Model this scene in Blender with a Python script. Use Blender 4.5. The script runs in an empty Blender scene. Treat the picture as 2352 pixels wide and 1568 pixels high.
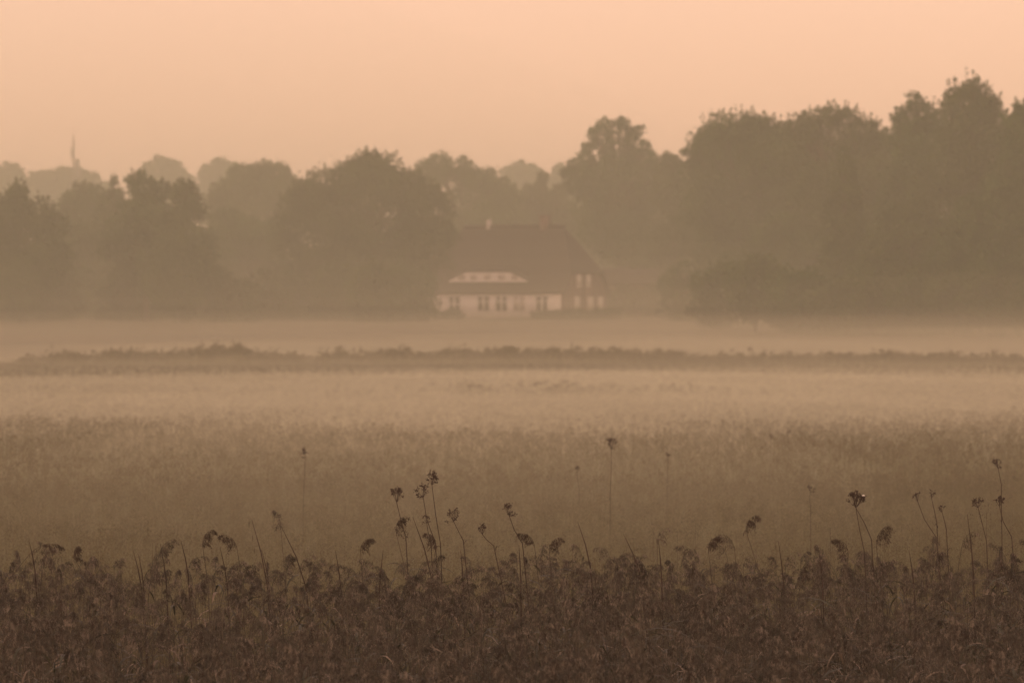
import bpy, math
import numpy as np
from mathutils import Vector

sc = bpy.context.scene
# ------------------------------------------------------------------ camera
F = 5689.0            # focal length in pixels of a 1024 wide picture (200 mm on a 36 mm sensor)
CAMZ = 4.0
K = 1024.0 / 2352.0   # notes below were taken on a 2352 px wide view of the photograph
HY = 300.0            # height of the horizon in the 1024 px picture
cd = bpy.data.cameras.new("camera")
cam = bpy.data.objects.new("camera", cd)
sc.collection.objects.link(cam)
cam.location = (0, 0, CAMZ)
cam.rotation_euler = (math.radians(90) - math.atan(41.0 / F), 0, 0)
cd.lens = 200.0
cd.sensor_width = 36.0
cd.clip_start = 0.5
cd.clip_end = 9000.0
cd.dof.use_dof = True
cd.dof.focus_distance = 42.5
cd.dof.aperture_fstop = 6.3
sc.camera = cam
# ------------------------------------------------------------------ world
SUN_EL, SUN_AZ = 10.0, 200.0
w = bpy.data.worlds.new("World")
sc.world = w
w.use_nodes = True
nt = w.node_tree
nt.nodes.clear()
sky = nt.nodes.new("ShaderNodeTexSky")
sky.sky_type = 'NISHITA'
sky.sun_disc = False
sky.sun_elevation = math.radians(SUN_EL)
sky.sun_rotation = math.radians(SUN_AZ)
sky.air_density = 1.0
sky.dust_density = 1.0
sky.ozone_density = 1.0
mul = nt.nodes.new("ShaderNodeMix")
mul.data_type = 'RGBA'
mul.blend_type = 'MULTIPLY'
mul.inputs[0].default_value = 1.0
mul.inputs[7].default_value = (1.0, 0.58, 0.58, 1)
bg = nt.nodes.new("ShaderNodeBackground")
bg.inputs[1].default_value = 0.07
veil = nt.nodes.new("ShaderNodeBackground")          # even warm glow added to the sky to turn sky and haze peach
veil.inputs[0].default_value = (1.0, 0.588, 0.435, 1)
veil.inputs[1].default_value = 0.53
add = nt.nodes.new("ShaderNodeAddShader")
wo = nt.nodes.new("ShaderNodeOutputWorld")
nt.links.new(sky.outputs[0], mul.inputs[6])
nt.links.new(mul.outputs[2], bg.inputs[0])
nt.links.new(bg.outputs[0], add.inputs[0])
nt.links.new(veil.outputs[0], add.inputs[1])
nt.links.new(add.outputs[0], wo.inputs[0])
# ------------------------------------------------------------------ sun
sl = bpy.data.lights.new("sun", 'SUN')
sl.energy = 0.95
sl.angle = math.radians(10)
sl.color = (1.0, 0.68, 0.45)
so = bpy.data.objects.new("sun", sl)
sc.collection.objects.link(so)
sd = Vector((math.sin(math.radians(SUN_AZ)) * math.cos(math.radians(SUN_EL)),
             math.cos(math.radians(SUN_AZ)) * math.cos(math.radians(SUN_EL)),
             math.sin(math.radians(SUN_EL))))
so.rotation_euler = sd.to_track_quat('Z', 'Y').to_euler()
# ------------------------------------------------------------------ exposure and render
sc.view_settings.view_transform = 'Standard'
sc.view_settings.look = 'None'
sc.view_settings.exposure = 0.62
sc.view_settings.gamma = 1.0
sc.cycles.max_bounces = 6
sc.cycles.diffuse_bounces = 2
sc.cycles.transmission_bounces = 2
sc.cycles.transparent_max_bounces = 8
sc.cycles.volume_bounces = 2
sc.cycles.use_denoising = True
sc.cycles.denoiser = 'OPENIMAGEDENOISE'
sc.cycles.denoising_input_passes = 'RGB_ALBEDO_NORMAL'


# ------------------------------------------------------------------ helpers
def tag(o, label=None, cat=None, group=None, kind=None):
    if label: o["label"] = label
    if cat: o["category"] = cat
    if group: o["group"] = group
    if kind: o["kind"] = kind
    return o


def link(o, parent=None):
    sc.collection.objects.link(o)
    if parent is not None:
        o.parent = parent
    return o


def empty(name, loc, label, cat, group=None):
    o = bpy.data.objects.new(name, None)
    o.location = loc
    o.empty_display_size = 0.2
    link(o)
    return tag(o, label, cat, group)


def mesh_np(name, V, Fq, mats, mi=None, parent=None, smooth=False):
    """V (n,3); Fq (m,4) quads; mats list; mi material index per face"""
    me = bpy.data.meshes.new(name)
    V = np.ascontiguousarray(V, dtype=np.float32)
    Fq = np.ascontiguousarray(Fq, dtype=np.int32)
    me.vertices.add(len(V))
    me.vertices.foreach_set("co", V.ravel())
    me.loops.add(Fq.size)
    me.loops.foreach_set("vertex_index", Fq.ravel())
    me.polygons.add(len(Fq))
    me.polygons.foreach_set("loop_start", np.arange(0, Fq.size, 4, dtype=np.int32))
    me.polygons.foreach_set("loop_total", np.full(len(Fq), 4, dtype=np.int32))
    for m in (mats if isinstance(mats, (list, tuple)) else [mats]):
        me.materials.append(m)
    if mi is not None:
        me.polygons.foreach_set("material_index", np.asarray(mi, dtype=np.int32))
    if smooth:
        me.polygons.foreach_set("use_smooth", np.ones(len(Fq), dtype=bool))
    me.update(calc_edges=True)
    return link(bpy.data.objects.new(name, me), parent)


class Geo:
    """collects quads"""
    def __init__(self):
        self.V, self.Q, self.M, self.n = [], [], [], 0

    def add(self, V, Q, m=0):
        V = np.asarray(V, float).reshape(-1, 3)
        Q = np.asarray(Q, int).reshape(-1, 4)
        self.V.append(V); self.Q.append(Q + self.n); self.M.append(np.full(len(Q), m)); self.n += len(V)

    def box(self, a, b, m=0):
        x0, y0, z0 = a; x1, y1, z1 = b
        V = [(x0, y0, z0), (x1, y0, z0), (x1, y1, z0), (x0, y1, z0), (x0, y0, z1), (x1, y0, z1), (x1, y1, z1), (x0, y1, z1)]
        Q = [(0, 3, 2, 1), (4, 5, 6, 7), (0, 1, 5, 4), (1, 2, 6, 5), (2, 3, 7, 6), (3, 0, 4, 7)]
        self.add(V, Q, m)

    def tube(self, pts, r, n=3, m=0):
        pts = np.asarray(pts, float); k = len(pts)
        r = np.broadcast_to(np.asarray(r, float), (k,))
        t = np.gradient(pts, axis=0); t /= np.linalg.norm(t, axis=1)[:, None] + 1e-9
        ref = np.array([0.31, 0.95, 0.05])
        a = np.cross(t, ref); a /= np.linalg.norm(a, axis=1)[:, None] + 1e-9
        b = np.cross(t, a)
        ang = np.arange(n) * 2 * math.pi / n
        V = pts[:, None] + r[:, None, None] * (a[:, None] * np.cos(ang)[None, :, None] + b[:, None] * np.sin(ang)[None, :, None])
        Q = [(i * n + j, i * n + (j + 1) % n, (i + 1) * n + (j + 1) % n, (i + 1) * n + j) for i in range(k - 1) for j in range(n)]
        self.add(V, Q, m)

    def ribbon(self, pts, wd, side, m=0):
        pts = np.asarray(pts, float); k = len(pts)
        wd = np.broadcast_to(np.asarray(wd, float), (k,))[:, None]
        s = np.asarray(side, float); s = s / (np.linalg.norm(s) + 1e-9)
        V = np.concatenate([pts - s * wd * .5, pts + s * wd * .5])
        Q = [(i, i + 1, k + i + 1, k + i) for i in range(k - 1)]
        self.add(V, Q, m)

    def get(self):
        return np.concatenate(self.V), np.concatenate(self.Q), np.concatenate(self.M)

    def build(self, name, mats, parent=None, smooth=False):
        V, Q, M = self.get()
        return mesh_np(name, V, Q, mats, M, parent, smooth)


def material(name, c1, c2, scale=3.0, rough=0.8, trans=0.0, spec=0.2, detail=3, bump=0.0, stretch=None):
    m = bpy.data.materials.new(name)
    m.use_nodes = True
    t = m.node_tree
    b = t.nodes["Principled BSDF"]
    tc = t.nodes.new("ShaderNodeTexCoord")
    nz = t.nodes.new("ShaderNodeTexNoise")
    nz.inputs["Scale"].default_value = scale
    nz.inputs["Detail"].default_value = detail
    if stretch:
        mp = t.nodes.new("ShaderNodeMapping")
        mp.inputs["Scale"].default_value = stretch
        t.links.new(tc.outputs["Object"], mp.inputs[0]); t.links.new(mp.outputs[0], nz.inputs["Vector"])
    else:
        t.links.new(tc.outputs["Object"], nz.inputs["Vector"])
    cr = t.nodes.new("ShaderNodeValToRGB")
    cr.color_ramp.elements[0].position = 0.3
    cr.color_ramp.elements[1].position = 0.7
    cr.color_ramp.elements[0].color = (*c1, 1)
    cr.color_ramp.elements[1].color = (*c2, 1)
    t.links.new(nz.outputs["Fac"], cr.inputs[0])
    t.links.new(cr.outputs[0], b.inputs["Base Color"])
    b.inputs["Roughness"].default_value = rough
    b.inputs["Specular IOR Level"].default_value = spec
    if bump:
        bp = t.nodes.new("ShaderNodeBump")
        bp.inputs["Strength"].default_value = bump
        t.links.new(nz.outputs["Fac"], bp.inputs["Height"])
        t.links.new(bp.outputs[0], b.inputs["Normal"])
    if trans > 0:
        out = t.nodes["Material Output"]
        tr = t.nodes.new("ShaderNodeBsdfTranslucent")
        mx = t.nodes.new("ShaderNodeMixShader")
        mx.inputs[0].default_value = trans
        t.links.new(cr.outputs[0], tr.inputs[0])
        t.links.new(b.outputs[0], mx.inputs[1]); t.links.new(tr.outputs[0], mx.inputs[2])
        t.links.new(mx.outputs[0], out.inputs[0])
    return m


M_ground = material("marsh_soil", (.02, .017, .014), (.035, .03, .024), 0.6)
M_leaf = material("tree_foliage", (.03, .056, .018), (.07, .12, .035), 0.35, trans=.2)
M_leaf2 = material("tree_foliage_dull", (.035, .056, .02), (.078, .115, .04), 0.4, trans=.2)
M_bark = material("bark", (.05, .038, .028), (.09, .07, .05), 2.0)
M_stem = material("reed_stem", (.045, .040, .030), (.12, .105, .075), 6.0, trans=.1)
M_rleaf = material("reed_leaf", (.017, .022, .012), (.06, .066, .034), 4.0, rough=.55, trans=.25, spec=.4)
M_dleaf = material("dry_reed_leaf", (.10, .085, .06), (.28, .23, .16), 5.0, rough=.6, trans=.3, spec=.4)
M_pan = material("reed_panicle", (.03, .028, .022), (.12, .11, .086), 4.0, trans=.3)
M_panl = material("pale_reed_panicle", (.12, .11, .085), (.27, .24, .19), 5.0, trans=.3)
M_pand = material("dark_reed_panicle", (.03, .022, .017), (.07, .052, .04), 8.0, trans=.2)  # darker copy of the plume colour, paints in the silhouette against bright mist
M_seed = material("dark_seed_head", (.03, .02, .016), (.055, .038, .03), 30.0)
M_dstem = material("dark_dry_stem", (.025, .018, .014), (.055, .04, .03), 12.0)
M_mid = material("marsh_grass", (.105, .104, .050), (.172, .168, .086), 1.2, trans=.25)
M_midp = material("marsh_grass_plume", (.09, .082, .048), (.15, .136, .082), 1.5, trans=.25)
M_white = material("whitewash", (.72, .69, .64), (.82, .79, .74), 1.5)
M_thatch = material("thatch", (.028, .024, .02), (.055, .046, .037), 3.0, bump=.4, stretch=(6, 6, 1))
M_brick = material("red_brick", (.10, .07, .056), (.14, .096, .078), 8.0)
M_glass = material("window_glass", (.03, .03, .03), (.045, .045, .045), 1.0, rough=.08, spec=.5)
M_glassr = material("pale_reflection_glass", (.42, .38, .33), (.5, .46, .4), 1.0, rough=.08, spec=.5)  # pale base colour imitates sky reflected in the gable and dormer panes
M_render = material("grey_render", (.36, .34, .31), (.44, .42, .38), 3.0)
M_frame = material("white_window_frame", (.7, .68, .64), (.78, .75, .7), 4.0)
M_wood = material("weathered_boards", (.11, .085, .06), (.16, .125, .09), 2.0, stretch=(8, 8, 1))
M_metal = material("galvanised_steel", (.12, .12, .12), (.18, .18, .18), 4.0, rough=.5)
M_field = material("meadow_grass", (.07, .065, .03), (.13, .105, .055), 0.05)
M_track = material("pale_track", (.28, .23, .17), (.36, .3, .22), 0.3)


def ground_z(x, y):
    y = np.asarray(y, float)
    t = np.clip((y - 310) / 240, 0, 1); a = 2.2 * t * t * (3 - 2 * t)
    t = np.clip((y - 720) / 600, 0, 1); b = 13.0 * t * t * (3 - 2 * t)
    return a + b + 0.12 * np.sin(x * .05 + y * .02) * np.clip((y - 300) / 100, 0, 1)


def W(px, py, d):
    """world point of a spot of the 2352 px view that lies d metres away"""
    return np.array([(px * K - 512) / F * d, d, CAMZ + (HY - py * K) / F * d])


# ------------------------------------------------------------------ setting: ground
ys = np.concatenate([np.arange(-200, 300, 12.5), np.arange(300, 800, 8), np.arange(800, 2701, 50)])
xs = np.concatenate([np.arange(-1500, -200, 50), np.arange(-200, 200, 10), np.arange(200, 1501, 50)])
X, Y = np.meshgrid(xs, ys)
Z = ground_z(X, Y)
nx = len(xs)
V = np.stack([X, Y, Z], -1).reshape(-1, 3)
ii = (np.arange(len(ys) - 1)[:, None] * nx + np.arange(nx - 1)[None]).ravel()
Q = np.stack([ii, ii + 1, ii + nx + 1, ii + nx], 1)
mi = (V[ii][:, 1] > 312).astype(int)
tag(mesh_np("ground", V, Q, [M_ground, M_field], mi, smooth=True), kind="structure")

# pale strip of a farm track along the foot of the slope
xx = np.linspace(-110, -6, 60)
yc = 520 + 6 * np.sin(xx * .03)
V = np.concatenate([np.stack([xx, yc - 2.2, ground_z(xx, yc - 2.2) + .03], 1), np.stack([xx, yc + 2.2, ground_z(xx, yc + 2.2) + .03], 1)])
Q = [(i, i + 1, 60 + i + 1, 60 + i) for i in range(59)]
tag(mesh_np("path", V, Q, M_track), kind="structure")


# ------------------------------------------------------------------ house
def house():
    th = math.radians(28)
    c = W(1291, 0, 572)
    base = ground_z(c[0], c[1]) - 0.1
    ex = np.array([-math.cos(th), math.sin(th), 0]); ey = np.array([math.sin(th), math.cos(th), 0]); ez = np.array([0, 0, 1.])
    root = empty("farmhouse", (c[0], c[1], base), "white-walled thatched farmhouse with a brick gable, half hidden in mist below the trees", "house")

    L, D, HE = 16.0, 9.6, 2.75

    def tr(V):
        V = np.asarray(V, float).reshape(-1, 3)
        return V[:, :1] * ex + V[:, 1:2] * ey + V[:, 2:] * ez

    def part(name, g, mats, parent=root):
        V, Q, Mi = g.get()
        return mesh_np(name, tr(V), Q, mats, Mi, parent)

    # walls : front (white), back, left ; gable on the right is brick
    g = Geo(); g.box((0.12, 0, -.3), (L, .3, HE)); g.box((0.12, D - .3, -.3), (L, D, HE)); g.box((L - .3, .302, -.3), (L - .002, D - .302, HE))
    part("wall", g, M_white)
    g = Geo()
    sl_ = (9.5 - 2.65) / 5.2
    def gz(v): return 2.65 + sl_ * (min(v, D - v) + .4) - .45
    # brick gable outline, extruded 0.3
    vs = [0.0, 0.9, 1.75, D / 2, D - 1.75, D - .9, D]
    zt = [min(gz(v), 4.7) for v in vs]
    for i in range(len(vs) - 1):
        V_ = []
        for u in (-.18, .115):
            V_ += [(u, vs[i], -.3), (u, vs[i + 1], -.3), (u, vs[i + 1], zt[i + 1]), (u, vs[i], zt[i])]
        g.add(V_, [(0, 1, 2, 3), (7, 6, 5, 4), (3, 2, 6, 7), (0, 3, 7, 4), (1, 5, 6, 2)])
    w2 = part("wall", g, M_brick); w2["label"] = "red brick gable wall"
    # roof : half hipped thatch
    ri = 2.3; zr = 9.5; zh = 4.85; vh = -.4 + (zh - 2.65) / sl_
    u0, u1 = -.45, L + .4
    P = [(u0, -.4, 2.78), (u0, vh, zh), (u0, D - vh, zh), (u0, D + .4, 2.65), (ri, D / 2, zr),
         (u1, -.4, 2.78), (u1, vh, zh), (u1, D - vh, zh), (u1, D + .4, 2.65), (u1 - 2.7, D / 2, zr)]
    me = bpy.data.meshes.new("roof")
    me.from_pydata([tuple(v) for v in tr(P)], [], [(0, 1, 4, 9, 6, 5), (1, 2, 4), (2, 3, 8, 7, 9, 4), (6, 9, 7)])
    me.materials.append(M_thatch)
    roof = link(bpy.data.objects.new("roof", me), root)
    s = roof.modifiers.new("thick", 'SOLIDIFY'); s.thickness = .2; s.offset = -1
    # ridge cap
    g = Geo()
    g.tube([(ri - .1, D / 2, zr - .02), (L / 2, D / 2, zr + .02), (u1 - 2.6, D / 2, zr - .02)], .22, 6)
    part("ridge_cap", g, M_thatch, roof)
    # eyebrow dormer
    uc, hl, zb = 8.7, 4.5, 3.95
    n = 25
    us = np.linspace(uc - hl, uc + hl, n)
    hh = .86 * np.clip((1 - np.abs((us - uc) / hl)) * 2.3, 0, 1) ** .9 + .02
    vf = 0.40
    def vroof(z): return -.4 + (z - 2.65) / sl_
    g = Geo()
    V_ = [(u, vf, zb - .1) for u in us] + [(u, vf, zb + h) for u, h in zip(us, hh)]
    V_ += [(u, vf + .12, zb - .1) for u in us] + [(u, vf + .12, zb + h) for u, h in zip(us, hh)]
    Q_ = [(i, i + 1, n + i + 1, n + i) for i in range(n - 1)] + [(2 * n + i, 3 * n + i, 3 * n + i + 1, 2 * n + i + 1) for i in range(n - 1)]
    g.add(V_, Q_)
    dormer = part("dormer", g, M_frame)
    dormer["label"] = "long low eyebrow dormer with a pale front"
    g = Geo()
    V_ = []
    for (dv, dz) in ((-.10, .03), (-.10, .16)):
        V_ += [(u, vf + dv, zb + h + dz) for u, h in zip(us, hh)]
    V_ += [(u, vroof(zb + h + .75) + .05, zb + h + .75) for u, h in zip(us, hh)]
    Q_ = [(i, n + i, n + i + 1, i + 1) for i in range(n - 1)] + [(n + i, 2 * n + i, 2 * n + i + 1, n + i + 1) for i in range(n - 1)] + [(i, i + 1, 2 * n + i + 1, 2 * n + i) for i in range(n - 1)]
    g.add(V_, Q_)
    part("dormer_roof", g, M_thatch, dormer)
    for u in (5.6, 7.1, 8.7, 10.3, 11.7):
        g = Geo(); g.box((u - .38, vf - .03, zb + .14), (u + .38, vf - .004, zb + .66))
        part("window", g, M_glassr, dormer)
    # front windows
    def window(uc, z0, z1, half, glass, name="window", gable=False):
        def B(g, a, b):
            if gable:
                g.box((-.18 - b[1], a[0], a[2]), (-.18 - a[1], b[0], b[2]))
            else:
                g.box((a[0], -b[1], a[2]), (b[0], -a[1], b[2]))
        g = Geo(); f = .07
        B(g, (uc - half - f, 0.002, z0 - f), (uc + half + f, .05, z0)); B(g, (uc - half - f, .002, z1), (uc + half + f, .05, z1 + f))
        B(g, (uc - half - f, .002, z0), (uc - half, .05, z1)); B(g, (uc + half, .002, z0), (uc + half + f, .05, z1))
        B(g, (uc - .1, .002, z0), (uc + .1, .05, z1))
        for s_ in (-1, 1):
            a = uc + s_ * (half + .1) / 2
            B(g, (a - (half - .1) / 2, .002, z0 + (z1 - z0) * .62), (a + (half - .1) / 2, .045, z0 + (z1 - z0) * .67))
        o = part(name, g, M_frame)
        for s_ in (-1, 1):
            a = uc + s_ * (half + .1) / 2
            g2 = Geo(); B(g2, (a - (half - .1) / 2 + .001, .004, z0 + .001), (a + (half - .1) / 2 - .001, .02, z1 - .001))
            part("pane", g2, glass, o)
    for u, gl in ((8.95, M_glass), (6.9, M_glass), (4.87, M_glassr), (2.27, M_glass)):
        window(u, .95, 2.4, .62, gl)
    window(12.3, .2, 2.35, .6, M_glass, "door")
    for v in (2.9, 5.9, 8.1):
        window(v, 1.0, 2.3, .5, M_glassr, gable=True)
    for v in (3.35, 5.4):
        window(v, 3.45, 4.55, .42, M_glassr, gable=True)
    # chimneys
    g = Geo(); g.box((10.7, D / 2 - .2, zr - .5), (11.1, D / 2 + .2, zr + .7))
    ch = part("chimney", g, M_render, roof); ch["label"] = "small whitewashed chimney"
    g = Geo(); g.box((4.0, D / 2 - .4, zr - .5), (4.85, D / 2 + .4, zr + .95)); g.box((3.92, D / 2 - .48, zr + .95), (4.93, D / 2 + .48, zr + 1.1))
    ch = part("chimney", g, M_brick, roof); ch["label"] = "dark brick chimney"


house()


def small_building():
    a = W(1395, 0, 612); b = W(1625, 0, 618)
    z0 = float(ground_z(a[0], 612)); z1 = W(0, 622, 612)[2]
    r = empty("shed", ((a[0] + b[0]) / 2, 615, z0), "long low shed with a dark roof, right of the farmhouse", "shed")
    hw = (b[0] - a[0]) / 2
    h = z1 - z0 + .3
    g = Geo(); g.box((-hw, -3, -.3), (hw, 3, h - 1.6)); g.build("wall", M_wood, r)
    g = Geo()
    V_ = [(-hw - .4, -3.5, h - 1.65), (hw + .4, -3.5, h - 1.65), (hw + .4, 0, h), (-hw - .4, 0, h), (-hw - .4, 3.5, h - 1.65), (hw + .4, 3.5, h - 1.65)]
    g.add(V_, [(0, 1, 2, 3), (3, 2, 5, 4)])
    o = g.build("roof", M_thatch, r)
    s = o.modifiers.new("t", 'SOLIDIFY'); s.thickness = .2
    g = Geo(); g.box((-1.2, -3.06, -.2), (1.2, -3.004, h - 2.0)); g.build("door", M_bark, r)


small_building()


def low_wall(name, x0, y0, x1, y1, d, mat, label, cat):
    a = W(x0, y0, d); b = W(x1, y1, d)
    zb = float(ground_z(a[0], d)) - .2
    n = 10
    V_ = []
    for k in range(n + 1):
        x = a[0] + (b[0] - a[0]) * k / n
        z = a[2] + (b[2] - a[2]) * k / n
        V_ += [(x, d, zb), (x, d, z), (x, d + .3, z), (x, d + .3, zb)]
    Q_ = []
    for k in range(n):
        for j in range(4):
            Q_.append((k * 4 + j, k * 4 + (j + 1) % 4, k * 4 + 4 + (j + 1) % 4, k * 4 + 4 + j))
    Q_ += [(0, 3, 2, 1), (n * 4, n * 4 + 1, n * 4 + 2, n * 4 + 3)]
    V_ = np.array(V_); o0 = np.array([a[0], d, zb]); V_ -= o0
    g = Geo(); g.add(V_, Q_)
    o = g.build(name, mat); o.location = o0
    tag(o, label, cat)


low_wall("garden_wall", 956, 716, 1000, 700, 574, M_white, "low whitewashed wall stepping up to the left corner of the farmhouse", "wall")
low_wall("field_wall", 648, 700, 800, 703, 552, M_render, "pale low wall at the field edge beneath the biggest middle tree", "wall")


# ------------------------------------------------------------------ trees
def crown_leaves(lobes, size, dens, rng, spike=0.0, sparse=0.0):
    """lobes: (x,y,z,r) ; leaf-sized quads gathered in clumps through every lobe"""
    C = []
    for (x, y, z, r) in lobes:
        nc = max(6, int(9 + r * 5))
        d = rng.normal(size=(nc, 3)); d /= np.linalg.norm(d, axis=1)[:, None]
        rr = r * rng.uniform(.35, 1.0, nc) ** .6
        cc = np.array([x, y, z]) + d * rr[:, None]
        cr = rng.uniform(.16, .36, nc) * r + .15
        nl = (dens * cr ** 2 * (1 - sparse * .5)).astype(int) + 4
        for c, q, m in zip(cc, cr, nl):
            C.append(c + rng.normal(size=(m, 3)) * q * np.array([.55, .55, .42]))
        if sparse < .5:
            m = int(dens * 1.1 * r * r)
            d = rng.normal(size=(m, 3)); d /= np.linalg.norm(d, axis=1)[:, None]
            C.append(np.array([x, y, z]) + d * (r * rng.uniform(0, .95, m) ** .4)[:, None])
        if spike > 0:
            ns = int(6 + r * 4)
            d = rng.normal(size=(ns, 3)); d[:, 2] = np.abs(d[:, 2]) + .4; d /= np.linalg.norm(d, axis=1)[:, None]
            L = rng.uniform(.3, 1.0, ns) * spike
            for q in range(ns):
                m = int(3 + L[q] * 9)
                t = rng.uniform(0, 1, m)[:, None]
                up = d[q] * .6 + np.array([0, 0, .4])
                C.append(np.array([x, y, z]) + d[q] * r * .92 + up * (t * L[q]) + rng.normal(size=(m, 3)) * .09 * (1.2 - t))
    C = np.concatenate(C)
    n = len(C)
    a = rng.normal(size=(n, 3)); a /= np.linalg.norm(a, axis=1)[:, None]
    b = np.cross(a, rng.normal(size=(n, 3))); b /= np.linalg.norm(b, axis=1)[:, None]
    s = size * rng.uniform(.55, 1.25, n)[:, None]
    V = np.stack([C - a * s * .5, C + b * s * .3, C + a * s * .5, C - b * s * .3], 1).reshape(-1, 3)
    return V, np.arange(n * 4).reshape(-1, 4)


def tree(name, cat, label, d, lobes, seed, size=.34, dens=160, spike=.8, sparse=0.0, mat=None, group=None, trunk=True, depth=.6):
    rng = np.random.default_rng(seed)
    L = []
    for (px, py, r) in lobes:
        p = W(px, py, d); rm = r * K / F * d
        L.append((p[0], d + rng.uniform(-1, 1) * rm * depth, p[2], rm))
    L = np.array(L)
    cx = np.average(L[:, 0], weights=L[:, 3] ** 2)
    gz = float(ground_z(cx, d)) - .1
    root = empty(name, (cx, d, gz), label, cat, group)
    Lo = L.copy(); Lo[:, 0] -= cx; Lo[:, 1] -= d; Lo[:, 2] -= gz
    # lobes behind and beside, so that the crown is round from other sides too
    extra = []
    for q in Lo:
        if rng.random() < .5 and q[3] > 1.0:
            extra.append((q[0] * .7, q[1] + q[3] * rng.choice([-1, 1]) * .8, q[2] - q[3] * .25, q[3] * .85))
    if extra: Lo = np.concatenate([Lo, np.array(extra)])
    V, Q = crown_leaves(Lo, size, dens, rng, spike, sparse)
    mesh_np("crown", V, Q, mat or M_leaf, None, root)
    if trunk:
        H = Lo[:, 2].max()
        r0 = .022 * H + .06
        g = Geo()
        top = Lo[Lo[:, 2].argmax()]
        tp = np.array([[0, 0, -.3], [.1, 0, H * .15], [top[0] * .1, 0, H * .32], [top[0] * .4, 0, H * .6], [top[0] * .9, top[1] * .8, H * .95]])
        g.tube(tp, [r0, r0 * .85, r0 * .7, r0 * .42, r0 * .08], 7)
        for q in Lo:
            t = min(.8, max(.15, (q[2] - q[3]) / H * .75))
            a = np.array([np.interp(t, [0, .15, .32, .6, .95], tp[:, k]) for k in range(3)])
            e = q[:3] + np.array([0, 0, q[3] * .3])
            m = (a + e) / 2 + np.array([0, 0, -.15 * q[3]])
            g.tube([a, m, e], [r0 * .38, r0 * .22, r0 * .05], 5)
            for _ in range(3):
                dd = rng.normal(size=3); dd[2] = abs(dd[2]); dd /= np.linalg.norm(dd)
                g.tube([m, (m + e) / 2 + dd * q[3] * .4, q[:3] + dd * q[3] * 1.0], [r0 * .14, r0 * .09, r0 * .03], 4)
        g.build("trunk", M_bark, root)
    return root


far = "faint trees on the rise far behind the tree line"
FT = [
    ("pale rounded tree at the far left edge, on the distant rise", [(25, 402, 28), (-8, 412, 32), (40, 425, 30), (20, 470, 60)]),
    ("pale low tree in the distance just left of the radio mast", [(92, 413, 24), (120, 415, 22), (105, 450, 45)]),
    ("pale distant tree right at the foot of the radio mast", [(150, 410, 28), (178, 410, 28), (160, 460, 60)]),
    ("lowest faint distant tree sloping away right of the radio mast", [(212, 424, 25), (240, 440, 24), (225, 480, 50)]),
    ("pale distant tree with a rounded dome and a small knob on its left", [(370, 385, 29), (340, 388, 16), (398, 397, 30), (425, 418, 26), (380, 460, 70)]),
    ("palest distant dome between the knobbed far tree and the broad hazy crown", [(505, 386, 25), (480, 402, 24), (535, 398, 26), (500, 460, 60)]),
    ("faint distant dome seen in the dip behind the farmhouse chimneys", [(1195, 390, 23), (1170, 398, 20), (1225, 402, 22), (1200, 450, 50)]),
    ("faint distant crown just left of the gappy oak", [(1290, 402, 24), (1320, 406, 26), (1265, 420, 20), (1300, 450, 50)]),
]
for k, (lb, lo) in enumerate(FT):
    tree("distant_tree", "tree", lb, 1250 + 25 * (k % 3), lo, 100 + k, size=.8, dens=40, spike=.5, mat=M_leaf2, group=far, trunk=True)

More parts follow.
